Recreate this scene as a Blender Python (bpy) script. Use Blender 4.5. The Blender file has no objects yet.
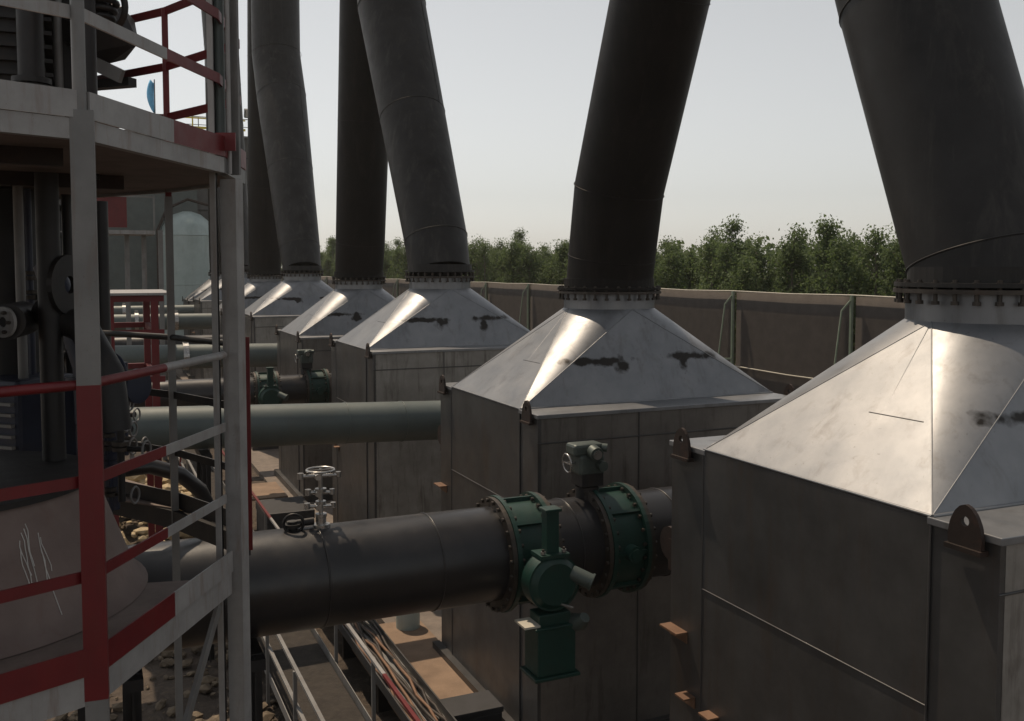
import bpy, bmesh, math, random
from mathutils import Vector, Matrix
random.seed(7)
S = bpy.context.scene
COL = S.collection
PI = math.pi
R = math.radians
# ------------------------------------------------------------------ camera
EYE = 6.2                       # eye height above the ground
YAW = R(23.95)                  # view axis turned right of the row of boxes (+Y)
PITCH = R(3.4)
F = 950.0
cam = bpy.data.cameras.new('camera'); camo = bpy.data.objects.new('camera', cam); COL.objects.link(camo)
cam.sensor_width = 36.0; cam.lens = F / 1024 * 36.0
cam.clip_start = 0.05; cam.clip_end = 3000
cam.shift_y = -(92.5 - F * math.tan(PITCH)) / 1024
camo.location = (0, 0, EYE)
camo.rotation_euler = (PI / 2 - PITCH, 0, -YAW)
S.camera = camo
S.render.resolution_x = 1024; S.render.resolution_y = 721
# ------------------------------------------------------------------ light
SUN_AZ = R(-13)                  # measured from +Y, positive towards +X
SUN_EL = R(61)
w = bpy.data.worlds.new('World'); S.world = w; w.use_nodes = True
nt = w.node_tree; nt.nodes.clear()
sky = nt.nodes.new('ShaderNodeTexSky'); sky.sky_type = 'NISHITA'; sky.sun_disc = False
sky.sun_elevation = SUN_EL; sky.sun_rotation = SUN_AZ
sky.air_density = 1.0; sky.dust_density = 0.7; sky.ozone_density = 1.0; sky.altitude = 0
hs = nt.nodes.new('ShaderNodeHueSaturation'); hs.inputs['Saturation'].default_value = 0.20
bg = nt.nodes.new('ShaderNodeBackground'); bg.inputs['Strength'].default_value = 0.110
ow = nt.nodes.new('ShaderNodeOutputWorld')
wt = nt.nodes.new('ShaderNodeMix'); wt.data_type = 'RGBA'; wt.blend_type = 'MULTIPLY'; wt.inputs[0].default_value = 1.0; wt.inputs[7].default_value = (1.0, .985, .95, 1)   # warm, dusty summer air
nt.links.new(sky.outputs[0], hs.inputs['Color']); nt.links.new(hs.outputs[0], wt.inputs[6]); nt.links.new(wt.outputs[2], bg.inputs[0]); nt.links.new(bg.outputs[0], ow.inputs[0])
sl = bpy.data.lights.new('sun', 'SUN'); sl.energy = 3.4; sl.angle = R(0.6); sl.color = (1.0, 0.81, 0.60)
so = bpy.data.objects.new('sun', sl); COL.objects.link(so)
sd = Vector((math.sin(SUN_AZ) * math.cos(SUN_EL), math.cos(SUN_AZ) * math.cos(SUN_EL), math.sin(SUN_EL)))
so.rotation_euler = sd.to_track_quat('Z', 'Y').to_euler()
S.view_settings.view_transform = 'Standard'; S.view_settings.look = 'None'
S.view_settings.exposure = 0.0; S.view_settings.gamma = 1.0; S.view_settings.use_curve_mapping = False

# ------------------------------------------------------------------ placing helper (pixel + distance -> world point)
fw = Vector((math.sin(YAW) * math.cos(PITCH), math.cos(YAW) * math.cos(PITCH), -math.sin(PITCH)))
rt = Vector((math.cos(YAW), -math.sin(YAW), 0)); up = rt.cross(fw)
def W(px, py, d):
    """point seen at (px, py), d metres in front of the eye"""
    cx = 512; cy = 360.5 - (92.5 - F * math.tan(PITCH))
    return Vector((0, 0, EYE)) + d * (fw + rt * ((px - cx) / F) - up * ((py - cy) / F))

# ------------------------------------------------------------------ materials
def new_mat(name):
    m = bpy.data.materials.new(name); m.use_nodes = True
    return m, m.node_tree, m.node_tree.nodes['Principled BSDF']
def N(nt, t, **kw):
    n = nt.nodes.new(t)
    for k, v in kw.items():
        if k in n.inputs: n.inputs[k].default_value = v
        else: setattr(n, k, v)
    return n
def ramp(nt, src, stops):
    r = nt.nodes.new('ShaderNodeValToRGB'); e = r.color_ramp.elements
    e[0].position = stops[0][0]; e[0].color = (*stops[0][1], 1)
    e[1].position = stops[1][0]; e[1].color = (*stops[1][1], 1)
    for p, c in stops[2:]:
        k = e.new(p); k.color = (*c, 1)
    nt.links.new(src, r.inputs[0]); return r
def mix(nt, fac, a, b):
    m = nt.nodes.new('ShaderNodeMix'); m.data_type = 'RGBA'
    if isinstance(fac, float): m.inputs[0].default_value = fac
    else: nt.links.new(fac, m.inputs[0])
    for i, v in ((6, a), (7, b)):
        if isinstance(v, tuple): m.inputs[i].default_value = (*v, 1)
        else: nt.links.new(v, m.inputs[i])
    return m.outputs[2]
def mapped(nt, scale, which='Object'):
    tc = nt.nodes.new('ShaderNodeTexCoord'); mp = nt.nodes.new('ShaderNodeMapping')
    mp.inputs['Scale'].default_value = scale
    oi = nt.nodes.new('ShaderNodeObjectInfo'); mu = nt.nodes.new('ShaderNodeMath'); mu.operation = 'MULTIPLY'; mu.inputs[1].default_value = 43
    nt.links.new(oi.outputs['Random'], mu.inputs[0]); ad = nt.nodes.new('ShaderNodeVectorMath'); ad.operation = 'ADD'
    nt.links.new(tc.outputs[which], ad.inputs[0]); nt.links.new(mu.outputs[0], ad.inputs[1]); nt.links.new(ad.outputs[0], mp.inputs[0]); return mp.outputs[0]
def noise(nt, scale, det=6, rough=.6, sc=(1, 1, 1), dist=0.0):
    n = nt.nodes.new('ShaderNodeTexNoise'); n.inputs['Scale'].default_value = scale
    n.inputs['Detail'].default_value = det; n.inputs['Roughness'].default_value = rough; n.inputs['Distortion'].default_value = dist
    nt.links.new(mapped(nt, sc), n.inputs['Vector']); return n.outputs[0]
def bump(nt, b, src, strength, dist=0.02, prev=None):
    n = nt.nodes.new('ShaderNodeBump'); n.inputs['Strength'].default_value = strength; n.inputs['Distance'].default_value = dist
    nt.links.new(src, n.inputs['Height'])
    if prev: nt.links.new(prev, n.inputs['Normal'])
    nt.links.new(n.outputs[0], b.inputs['Normal']); return n.outputs[0]

def metal_mat(name, c0, c1, metallic=.6, rough=.45, stain=(.05, .035, .025), amount=.45, streak=True, wave=.25, scale=1.0, spec=.5):
    m, nt, b = new_mat(name); b.inputs['Specular IOR Level'].default_value = spec
    base = ramp(nt, noise(nt, 1.3 * scale, 8, .65), [(.3, c0), (.7, c1)]).outputs[0]
    sn = noise(nt, 1.6 * scale, 8, .7, (3.2, 3.2, .35) if streak else (1, 1, 1), .4)
    sm = ramp(nt, sn, [(.52, (0, 0, 0)), (.75, (amount,) * 3)]).outputs[0]
    col = mix(nt, sm, base, stain)
    sp = ramp(nt, noise(nt, 26 * scale, 4, .7), [(.66, (0, 0, 0)), (.72, (.6,) * 3)]).outputs[0]
    col = mix(nt, sp, col, tuple(x * .6 for x in stain))
    nt.links.new(col, b.inputs['Base Color'])
    b.inputs['Metallic'].default_value = metallic
    rr = ramp(nt, noise(nt, 3.5 * scale, 6, .7), [(.3, (rough - .05,) * 3), (.7, (rough + .08,) * 3)]).outputs[0]
    nt.links.new(rr, b.inputs['Roughness'])
    p = bump(nt, b, noise(nt, .9, 2, .4), wave, .08)
    bump(nt, b, noise(nt, 40, 3, .6), .08, .004, p)
    return m

M = {}
def hood_material():
    """bare sheet steel with scorched weld patches left where lifting lugs were cut away"""
    m = metal_mat('bare_sheet_steel', (.17, .18, .195), (.265, .27, .28), .60, .42, (.085, .074, .066), .5, True, .04)
    nt = m.node_tree; b = nt.nodes['Principled BSDF']
    col = b.inputs['Base Color'].links[0].from_socket
    tc = nt.nodes.new('ShaderNodeTexCoord')
    wob = nt.nodes.new('ShaderNodeTexNoise'); wob.inputs['Scale'].default_value = 5; wob.inputs['Detail'].default_value = 7
    oi = nt.nodes.new('ShaderNodeObjectInfo'); mu = nt.nodes.new('ShaderNodeMath'); mu.operation = 'MULTIPLY'; mu.inputs[1].default_value = 31
    nt.links.new(oi.outputs['Random'], mu.inputs[0]); av = nt.nodes.new('ShaderNodeVectorMath'); av.operation = 'ADD'
    nt.links.new(tc.outputs['Object'], av.inputs[0]); nt.links.new(mu.outputs[0], av.inputs[1]); nt.links.new(av.outputs[0], wob.inputs['Vector'])
    for (x, y, z, sx, sz) in ((-.66, -.95, .55, .56, .062), (.72, -.95, .57, .48, .070), (-.35, -.95, .48, .15, .14), (.62, -1.0, .47, .10, .14)):
        mp = nt.nodes.new('ShaderNodeMapping'); mp.inputs['Location'].default_value = (-x / sx, -y / .35, -z / sz)
        mp.inputs['Scale'].default_value = (1 / sx, 1 / .35, 1 / sz)
        nt.links.new(tc.outputs['Object'], mp.inputs[0])
        ln = nt.nodes.new('ShaderNodeVectorMath'); ln.operation = 'LENGTH'; nt.links.new(mp.outputs[0], ln.inputs[0])
        ad = nt.nodes.new('ShaderNodeMath'); ad.operation = 'MULTIPLY_ADD'; ad.inputs[1].default_value = 2.4; 
        nt.links.new(wob.outputs[0], ad.inputs[0]); nt.links.new(ln.outputs['Value'], ad.inputs[2])
        r = ramp(nt, ad.outputs[0], [(.0, (1, 1, 1)), (1, (0, 0, 0))])
        r.color_ramp.elements[0].position = .0
        mr = nt.nodes.new('ShaderNodeMapRange'); mr.inputs['From Min'].default_value = 2.15; mr.inputs['From Max'].default_value = 1.75
        nt.links.new(ad.outputs[0], mr.inputs['Value'])
        col = mix(nt, mr.outputs[0], col, (.022, .019, .017))
    nt.links.new(col, b.inputs['Base Color'])
    return m
M['hood'] = hood_material()
M['body'] = metal_mat('weathered_box_steel', (.048, .048, .049), (.098, .097, .098), .45, .40, (.07, .048, .035), .6, True, .3)
M['front_sky_reflection'] = metal_mat('streaked_sky_reflection_steel', (.19, .18, .165), (.32, .305, .285), .25, .5, (.05, .035, .025), .85, True, .2, 1.6)  # real streaks; the paler base paints in sky reflected by the fronts
M['front_dim_reflection'] = metal_mat('streaked_dim_reflection_steel', (.11, .10, .092), (.19, .175, .16), .35, .48, (.04, .03, .022), .75, True, .2, 1.3)  # real streaks; the browner base paints in dark surroundings these fronts reflect
M['black_duct'] = metal_mat('dark_oxidised_duct', (.0065, .0055, .005), (.013, .011, .010), .0, .5, (.04, .032, .027), .35, True, .15, 1.0, .16)
M['grey_duct'] = metal_mat('grey_oxidised_duct', (.014, .0135, .0135), (.032, .031, .031), .0, .5, (.085, .078, .07), .45, True, .15, 1.0, .22)
M['black_pipe'] = metal_mat('black_painted_pipe', (.010, .010, .0115), (.022, .021, .023), .0, .33, (.08, .06, .045), .4, False, .1)
M['grey_pipe'] = metal_mat('grey_green_paint', (.075, .095, .093), (.11, .13, .125), .1, .48, (.08, .075, .06), .35, False, .08)
M['green'] = metal_mat('green_valve_paint', (.004, .026, .020), (.007, .042, .032), .05, .42, (.03, .035, .025), .5, False, .1, 3)
M['dark_green'] = metal_mat('grey_green_casting', (.05, .065, .06), (.09, .11, .10), .3, .45, (.04, .035, .03), .4, False, .1, 3)
M['bolt'] = metal_mat('dark_bolt_steel', (.035, .03, .028), (.07, .06, .05), .5, .5, (.10, .05, .03), .4, False, .05, 5)
M['galv'] = metal_mat('grey_painted_steel', (.14, .139, .137), (.22, .218, .214), .15, .5, (.14, .08, .05), .55, True, .06, 2)
M['white_paint'] = metal_mat('dirty_white_paint', (.22, .215, .212), (.33, .325, .32), .05, .48, (.15, .08, .05), .6, True, .05, 3)
M['red_paint'] = metal_mat('dark_red_paint', (.10, .005, .008), (.145, .008, .011), .05, .45, (.10, .02, .015), .6, True, .05, 3)
M['rust'] = metal_mat('rusty_steel', (.14, .075, .045), (.24, .14, .085), .2, .65, (.06, .03, .02), .5, False, .1, 2)
M['dark_steel'] = metal_mat('near_black_steel', (.010, .010, .011), (.024, .023, .024), .3, .5, (.08, .05, .035), .3, True, .06, 2)
M['blue_steel'] = metal_mat('dark_blue_paint', (.010, .014, .032), (.018, .025, .05), .1, .45, (.04, .03, .03), .4, False, .05, 3)
M['shell_pink'] = metal_mat('dusty_primer_shell', (.14, .102, .09), (.205, .155, .138), .0, .75, (.15, .09, .07), .5, True, .05, 2)
M['silver'] = metal_mat('bright_valve_steel', (.30, .295, .285), (.48, .47, .46), .85, .28, (.2, .18, .15), .3, False, .05, 4)
M['tank'] = metal_mat('pale_green_tank_paint', (.34, .42, .41), (.44, .52, .51), .05, .45, (.25, .25, .22), .4, True, .04)
M['wall'] = metal_mat('grey_cladding', (.06, .06, .06), (.11, .11, .108), .1, .7, (.10, .09, .08), .5, True, .05)
M['fence'] = None

def simple(name, c, rough=.6, metallic=0.0, c2=None, scale=6, bmp=0):
    m, nt, b = new_mat(name)
    c2 = c2 or tuple(x * 1.4 for x in c)
    nz = noise(nt, scale, 8, .65)
    nt.links.new(ramp(nt, nz, [(.3, c), (.7, c2)]).outputs[0], b.inputs['Base Color'])
    b.inputs['Roughness'].default_value = rough; b.inputs['Metallic'].default_value = metallic
    if bmp: bump(nt, b, nz, bmp, .05)
    return m
M['fence'] = simple('brown_wind_netting', (.050, .042, .038), .85, 0, (.074, .063, .056), 2.5, .1)
M['fence_steel'] = simple('pale_green_fence_steel', (.17, .22, .16), .55, .1, (.25, .30, .23), 4)
M['pale_rail'] = simple('weathered_pale_rail', (.42, .40, .34), .6, .1, (.52, .49, .42), 4)
M['yellow'] = simple('yellow_rail_paint', (.65, .50, .06), .5)
M['flag'] = simple('light_blue_flag', (.16, .50, .80), .7)
M['lamp_glass'] = simple('floodlight_glass', (.55, .55, .52), .2)
M['bark'] = simple('grey_bark', (.10, .085, .065), .9, 0, (.17, .15, .12), 9, .3)
M['slab'] = simple('concrete_slab', (.12, .10, .085), .85, 0, (.22, .18, .15), 3, .25)
M['plate'] = simple('rust_dusted_plate', (.17, .115, .078), .85, 0, (.27, .185, .125), 2.5, .15)
M['rubble'] = simple('scrap_and_rubble', (.06, .045, .032), .9, 0, (.20, .155, .105), 5, .4)
M['sandstone'] = simple('yellowish_sandstone', (.34, .26, .15), .9, 0, (.52, .42, .27), 5, .3)
M['drip'] = simple('dried_white_paint', (.45, .44, .42), .6)
M['grating'] = simple('dirty_grating', (.022, .018, .015), .95, 0, (.045, .037, .03), 7, .4)
M['crate'] = simple('black_plastic_case', (.02, .02, .022), .5, 0, (.035, .035, .04), 5)
M['deck'] = simple('dusty_chequer_plate', (.12, .092, .08), .7, .1, (.20, .155, .137), 5, .2)

def leaf_mat(name, a, b_):
    m, nt, b = new_mat(name)
    oi = nt.nodes.new('ShaderNodeObjectInfo'); 
    nz = noise(nt, 1.1, 5, .7)
    ad = nt.nodes.new('ShaderNodeMath'); ad.operation = 'MULTIPLY_ADD'; ad.inputs[1].default_value = .3
    nt.links.new(oi.outputs['Random'], ad.inputs[0]); nt.links.new(nz, ad.inputs[2])
    nt.links.new(ramp(nt, ad.outputs[0], [(.4, a), (.9, b_)]).outputs[0], b.inputs['Base Color'])
    b.inputs['Roughness'].default_value = .8; b.inputs['Specular IOR Level'].default_value = .25
    tr = nt.nodes.new('ShaderNodeBsdfTranslucent'); tr.inputs[0].default_value = (b_[0] * 1.3, b_[1] * 1.4, b_[2], 1)
    mx = nt.nodes.new('ShaderNodeMixShader'); mx.inputs[0].default_value = .3
    out = nt.nodes['Material Output']
    nt.links.new(b.outputs[0], mx.inputs[1]); nt.links.new(tr.outputs[0], mx.inputs[2]); nt.links.new(mx.outputs[0], out.inputs[0])
    return m
M['leaf'] = leaf_mat('poplar_leaves', (.06, .09, .04), (.12, .16, .075))

def ground_mat():
    m, nt, b = new_mat('churned_site_earth')
    n1 = noise(nt, .25, 8, .7); n2 = noise(nt, 3.5, 8, .75, (1, 1, 1), .6)
    c1 = ramp(nt, n1, [(.35, (.05, .038, .03)), (.7, (.11, .085, .065))]).outputs[0]
    m2 = ramp(nt, n2, [(.5, (0, 0, 0)), (.68, (.75,) * 3)]).outputs[0]
    nt.links.new(mix(nt, m2, c1, (.17, .13, .095)), b.inputs['Base Color'])
    b.inputs['Roughness'].default_value = .95
    bump(nt, b, n2, .9, .12); return m
M['ground'] = ground_mat()

# ------------------------------------------------------------------ mesh builder
class MB:
    def __init__(s): s.v = []; s.f = []; s.m = []; s.mats = []; s.sm = []
    def mi(s, mat):
        if mat not in s.mats: s.mats.append(mat)
        return s.mats.index(mat)
    def add(s, vs, fs, mat, smooth=False):
        o = len(s.v); s.v += [Vector(v) for v in vs]; i = s.mi(mat)
        for f in fs: s.f.append([o + k for k in f]); s.m.append(i); s.sm.append(smooth)
    def box(s, c, size, mat, rot=None):
        x, y, z = (k / 2 for k in size); c = Vector(c)
        vs = [Vector(p) for p in ((-x, -y, -z), (x, -y, -z), (x, y, -z), (-x, y, -z), (-x, -y, z), (x, -y, z), (x, y, z), (-x, y, z))]
        if rot is not None: vs = [rot @ p for p in vs]
        s.add([p + c for p in vs], [(0, 3, 2, 1), (4, 5, 6, 7), (0, 1, 5, 4), (1, 2, 6, 5), (2, 3, 7, 6), (3, 0, 4, 7)], mat); return s
    def bar(s, a, b, wd, th, mat, upv=(0, 0, 1)):
        a = Vector(a); b = Vector(b); d = b - a; L = d.length; d.normalize(); u = Vector(upv)
        if abs(d.dot(u)) > .98: u = Vector((0, 1, 0))
        x = d.cross(u).normalized(); z = x.cross(d)
        rot = Matrix((x, d, z)).transposed()
        return s.box((a + b) / 2, (wd, L, th), mat, rot)
    def tube(s, pts, r, mat, n=12, caps=True, smooth=True):
        pts = [Vector(p) for p in pts]; rs = r if isinstance(r, (list, tuple)) else [r] * len(pts)
        vs = []; ref = None
        for i, p in enumerate(pts):
            if i == 0: t = pts[1] - p
            elif i == len(pts) - 1: t = p - pts[i - 1]
            else: t = (pts[i + 1] - p).normalized() + (p - pts[i - 1]).normalized()
            t.normalize()
            if ref is None:
                ref = Vector((0, 0, 1)) if abs(t.z) < .9 else Vector((1, 0, 0))
            x = ref - t * ref.dot(t); x.normalize(); y = t.cross(x); ref = x
            for k in range(n):
                a = 2 * PI * k / n; vs.append(p + (x * math.cos(a) + y * math.sin(a)) * rs[i])
        fs = []
        for i in range(len(pts) - 1):
            for k in range(n):
                k2 = (k + 1) % n; fs.append((i * n + k, i * n + k2, (i + 1) * n + k2, (i + 1) * n + k))
        s.add(vs, fs, mat, smooth)
        if caps:
            s.add(vs[:n], [tuple(reversed(range(n)))], mat); s.add(vs[-n:], [tuple(range(n))], mat)
        return s
    def disc(s, c, axis, r, th, mat, n=32):
        a = Vector(axis).normalized() * th / 2; c = Vector(c); return s.tube([c - a, c + a], r, mat, n)
    def ring(s, c, axis, r0, r1, th, mat, n=40):
        ax = Vector(axis).normalized(); ref = Vector((0, 0, 1)) if abs(ax.z) < .9 else Vector((1, 0, 0))
        x = (ref - ax * ref.dot(ax)).normalized(); y = ax.cross(x); c = Vector(c); vs = []
        for k in range(n):
            t = 2 * PI * k / n; e = x * math.cos(t) + y * math.sin(t)
            vs += [c + e * r0 - ax * th / 2, c + e * r1 - ax * th / 2, c + e * r1 + ax * th / 2, c + e * r0 + ax * th / 2]
        fs = []
        for k in range(n):
            o = 4 * k; q = 4 * ((k + 1) % n)
            for j in range(4):
                j2 = (j + 1) % 4; fs.append((o + j, o + j2, q + j2, q + j))
        s.add(vs, fs, mat); return s
    def torus(s, c, axis, Rr, r, mat, n=24, m=8):
        ax = Vector(axis).normalized(); ref = Vector((0, 0, 1)) if abs(ax.z) < .9 else Vector((1, 0, 0))
        x = (ref - ax * ref.dot(ax)).normalized(); y = ax.cross(x); c = Vector(c); vs = []; fs = []
        for k in range(n):
            t = 2 * PI * k / n; e = x * math.cos(t) + y * math.sin(t)
            for j in range(m):
                a = 2 * PI * j / m; vs.append(c + e * (Rr + r * math.cos(a)) + ax * r * math.sin(a))
        for k in range(n):
            for j in range(m):
                fs.append((k * m + j, ((k + 1) % n) * m + j, ((k + 1) % n) * m + (j + 1) % m, k * m + (j + 1) % m))
        s.add(vs, fs, mat, True); return s
    def prism(s, poly, z0, z1, mat):
        n = len(poly); vs = [(p[0], p[1], z0) for p in poly] + [(p[0], p[1], z1) for p in poly]
        s.add(vs, [tuple(reversed(range(n))), tuple(range(n, 2 * n))] + [(i, (i + 1) % n, (i + 1) % n + n, i + n) for i in range(n)], mat); return s
    def extrude(s, poly3, vec, mat):
        n = len(poly3); a = [Vector(p) for p in poly3]; vec = Vector(vec)
        s.add(a + [p + vec for p in a], [tuple(reversed(range(n))), tuple(range(n, 2 * n))] + [(i, (i + 1) % n, (i + 1) % n + n, i + n) for i in range(n)], mat); return s
    def build(s, name, parent=None, origin=None, bevel=0):
        me = bpy.data.meshes.new(name); off = Vector(origin) if origin is not None else Vector((0, 0, 0))
        me.from_pydata([v - off for v in s.v], [], s.f)
        for m in s.mats: me.materials.append(m)
        me.polygons.foreach_set('material_index', s.m); me.polygons.foreach_set('use_smooth', s.sm)
        bm = bmesh.new(); bm.from_mesh(me); bmesh.ops.recalc_face_normals(bm, faces=bm.faces); bm.to_mesh(me); bm.free()
        me.update()
        o = bpy.data.objects.new(name, me); COL.objects.link(o); o.location = off
        if parent is not None: o.parent = parent
        if bevel:
            b = o.modifiers.new('bevel', 'BEVEL'); b.width = bevel; b.segments = 2; b.limit_method = 'ANGLE'; b.angle_limit = R(40)
        return o
def tag(o, label, cat, group=None, kind=None):
    o['label'] = label; o['category'] = cat
    if group: o['group'] = group
    if kind: o['kind'] = kind
    return o
def thing(name, loc, label, cat, group=None, rz=0):
    o = bpy.data.objects.new(name, None); COL.objects.link(o); o.location = loc; o.rotation_euler = (0, 0, rz)
    o.empty_display_size = .3
    return tag(o, label, cat, group)
def children(o): return [c for c in bpy.data.objects if c.parent == o]
def copy_tree(o, parent=None):
    c = o.copy(); COL.objects.link(c)
    if parent is not None: c.parent = parent
    for ch in children(o): copy_tree(ch, c)
    return c
def struct(mb, name): o = mb.build(name); o['kind'] = 'structure'; return o

# ------------------------------------------------------------------ ground
def make_ground():
    random.seed(3); mb = MB()
    # fine uneven patch in view, then one wide skirt
    from mathutils import noise as mn
    xs = [-600, -120, -30] + [-8 + .35 * i for i in range(80)] + [40, 90, 300, 900]
    ys = [-300, -20] + [4 + .4 * i for i in range(75)] + [36 + 2 * i for i in range(20)] + [120, 300, 1200]
    vs = []
    for y in ys:
        for x in xs:
            z = 0
            if -10 < x < 20 and 2 < y < 60: z = .10 * mn.fractal(Vector((x * .8, y * .8, 0)), 1.0, 2.0, 4)
            vs.append((x, y, z - .03))
    nx = len(xs); fs = [(j * nx + i, j * nx + i + 1, (j + 1) * nx + i + 1, (j + 1) * nx + i) for j in range(len(ys) - 1) for i in range(nx - 1)]
    mb.add(vs, fs, M['ground'], True); struct(mb, 'ground')
make_ground()
sb = MB(); sb.box((7.3, 33, .03), (5.6, 62, .16), M['slab']); struct(sb, 'concrete_footing')

# ------------------------------------------------------------------ the row of steel boxes
A = 5.0
BX = 6.95                     # centre line of the row
ROW = [(5.70, 0), (12.15, 1), (19.5, 0), (26.3, 1), (34.1, 0), (42.0, 1), (50.4, 0), (56.6, 1)]
HX, HY = 2.0, 1.76            # half size of the box body
PYX, PYY = 1.99, 1.25         # half size of the hood base
def lerp(a, b, t): return a + (b - a) * t

def make_box(eave, top, fl):
    root = thing('duct_box', (0, 0, 0), '', 'steel box')
    eave_z = EYE - eave; top_z = EYE - top; fl_z = EYE - fl
    b = MB()
    # body shell with slightly recessed side panels between corner strips
    z0 = .1
    e = .03
    for (sx) in (-1, 1):
        b.box((sx * (HX - .02), 0, (z0 + eave_z) / 2), (.04, 2 * PYY, eave_z - z0), M['body'])
    b.box((0, -HY + .02, (z0 + eave_z) / 2), (2 * HX - .1, .04, eave_z - z0), M['front_sky_reflection'] if eave < 1.7 else M['front_dim_reflection'])
    b.box((0, HY - .02, (z0 + eave_z) / 2), (2 * HX - .1, .04, eave_z - z0), M['body'])
    for sx in (-1, 1):
        for sy in (-1, 1):
            b.box((sx * (HX - .035), sy * (HY + PYY) / 2, (z0 + eave_z) / 2), (.05, HY - PYY, eave_z - z0 - .006), M['body'])
    body = b.build('body', root)
    for sy in (-1, 1):
        l = MB(); l.box((0, sy * (HY + PYY) / 2, eave_z - .018), (2 * HX + .02, HY - PYY + .05, .05), M['hood'])
        l.build('ledge', body, bevel=.006)
    # weld seams standing proud
    s = MB()
    zs = EYE - 2.87 - (eave - 1.62)
    for sx in (-1, 1):
        s.tube([(sx * (HX + .002), -PYY, zs), (sx * (HX + .002), PYY, zs)], .007, M['body'], 6)
        for sy in (-1, 1):
            s.tube([(sx * (HX + .001), sy * PYY, z0), (sx * (HX + .001), sy * PYY, eave_z)], .008, M['body'], 6)
    s.tube([(-HX, -HY - .002, zs + .9), (HX, -HY - .002, zs + .9)], .010, M['body'], 6)
    s.tube([(-.55, -HY - .002, z0), (-.55, -HY - .002, eave_z - .03)], .010, M['body'], 6)
    s.build('weld_seam', body)
    base = MB(); base.box((-HX - .05, 0, .2), (.12, 2 * HY + .2, .16), M['body']); base.box((0, -HY - .05, .2), (2 * HX + .2, .1, .16), M['body'])
    base.build('base_rim', body)
    # small angle brackets on the far corner strip
    for (y, z) in ((1.62, EYE - 3.36), (1.42, EYE - 3.92), (1.05, EYE - 3.94)):
        k = MB(); w_ = .28 if z > EYE - 3.5 else .15; k.box((-HX - .05, y, z), (.13, w_, .018), M['rust']); k.box((-HX + .01, y, z - .05), (.02, w_, .10), M['rust'])
        k.build('bracket', body)
    k = MB(); k.disc((-HX + .06, HY + .08, EYE - 2.62), (1, 0, 0), .16, .04, M['rust_dark'], 24); k.box((-HX + .06, HY + .03, EYE - 2.72), (.05, .12, .30), M['rust_dark']); k.build('side_lug', body)
    # hood: rectangle to round
    n = 48; vs = []; corners = [(PYX, PYY), (-PYX, PYY), (-PYX, -PYY), (PYX, -PYY)]
    h = MB(); rr = .66
    cv = [(x, y, eave_z + .01) for x, y in corners]; ring = [(rr * math.cos(2 * PI * k / n), rr * math.sin(2 * PI * k / n), top_z) for k in range(n)]
    fs = []
    q = n // 4
    for c in range(4):
        for k in range(q):
            fs.append((c, 4 + c * q + k, 4 + (c * q + k + 1) % n))
    for c in range(4):
        fs.append((c, 4 + ((c + 1) * q) % n, (c + 1) % 4))
    me = MB(); me.add(cv + ring, fs, M['hood'])
    # conical corner facets smooth, flat triangles flat
    for i in range(4 * q): me.sm[i] = True
    hood = me.build('hood', root, origin=(0, 0, eave_z))
    sm = MB()
    for c in range(4):
        for k in (0, q):
            p0 = Vector(cv[c]); p1 = Vector(ring[(c * q + k) % n]); sm.tube([p0, p1], .006, M['hood'], 5)
    # extra sheet seams on the wide faces
    for sx in (-1, 1):
        p0 = Vector((sx * PYX, -PYY * .35, eave_z)); p1 = Vector((sx * rr, 0, top_z)); sm.tube([p0, lerp(p0, p1, .97)], .005, M['hood'], 5)
        sm.tube([Vector((sx * lerp(PYX, rr, .42), -PYY * .52, lerp(eave_z, top_z, .42) + .005)), Vector((sx * lerp(PYX, rr, .42), -.12, lerp(eave_z, top_z, .42) + .005))], .005, M['body'], 5)
    sm.tube([Vector((-PYX, -PYY - .004, eave_z + .012)), Vector((PYX, -PYY - .004, eave_z + .012))], .014, M['hood'], 6)
    sm.tube([Vector((-PYX - .004, -PYY, eave_z + .012)), Vector((-PYX - .004, PYY, eave_z + .012))], .012, M['hood'], 6)
    sm.build('weld_seam', hood, ).location = (0, 0, -eave_z)
    nk = MB(); nk.tube([(0, 0, top_z - .01), (0, 0, fl_z - .06)], rr, M['hood'], 48, False)
    neck = nk.build('neck', root)
    f = MB(); f.ring((0, 0, fl_z - .04), (0, 0, 1), rr - .02, rr + .10, .035, M['bolt'], 48); fl_o = f.build('flange', root)
    bt = MB(); bt.tube([(0, 0, -.10), (0, 0, .085)], .018, M['bolt'], 6); bt.tube([(0, 0, -.115), (0, 0, -.085)], .032, M['bolt'], 6); bt.tube([(0, 0, .04), (0, 0, .065)], .032, M['bolt'], 6)
    b0 = bt.build('bolt', fl_o)
    for k in range(28):
        o = b0 if k == 0 else b0.copy()
        if k: COL.objects.link(o); o.parent = fl_o
        a = 2 * PI * (k + .5) / 28; o.location = ((rr + .06) * math.cos(a), (rr + .06) * math.sin(a), fl_z - .03)
    # lifting lugs on the four corners of the ledges
    lg = MB(); pts = []
    prof = [(-.16, -.06), (-.17, .06), (-.15, .18), (-.105, .27), (-.05, .325), (0, .34), (.05, .325), (.105, .27), (.15, .18), (.17, .06), (.16, -.06)]
    nn = 12; hole = [(.045 * math.cos(2 * PI * k / nn), .2 + .045 * math.sin(2 * PI * k / nn)) for k in range(nn)]
    for sx in (-.016, .016):
        pass
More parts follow.
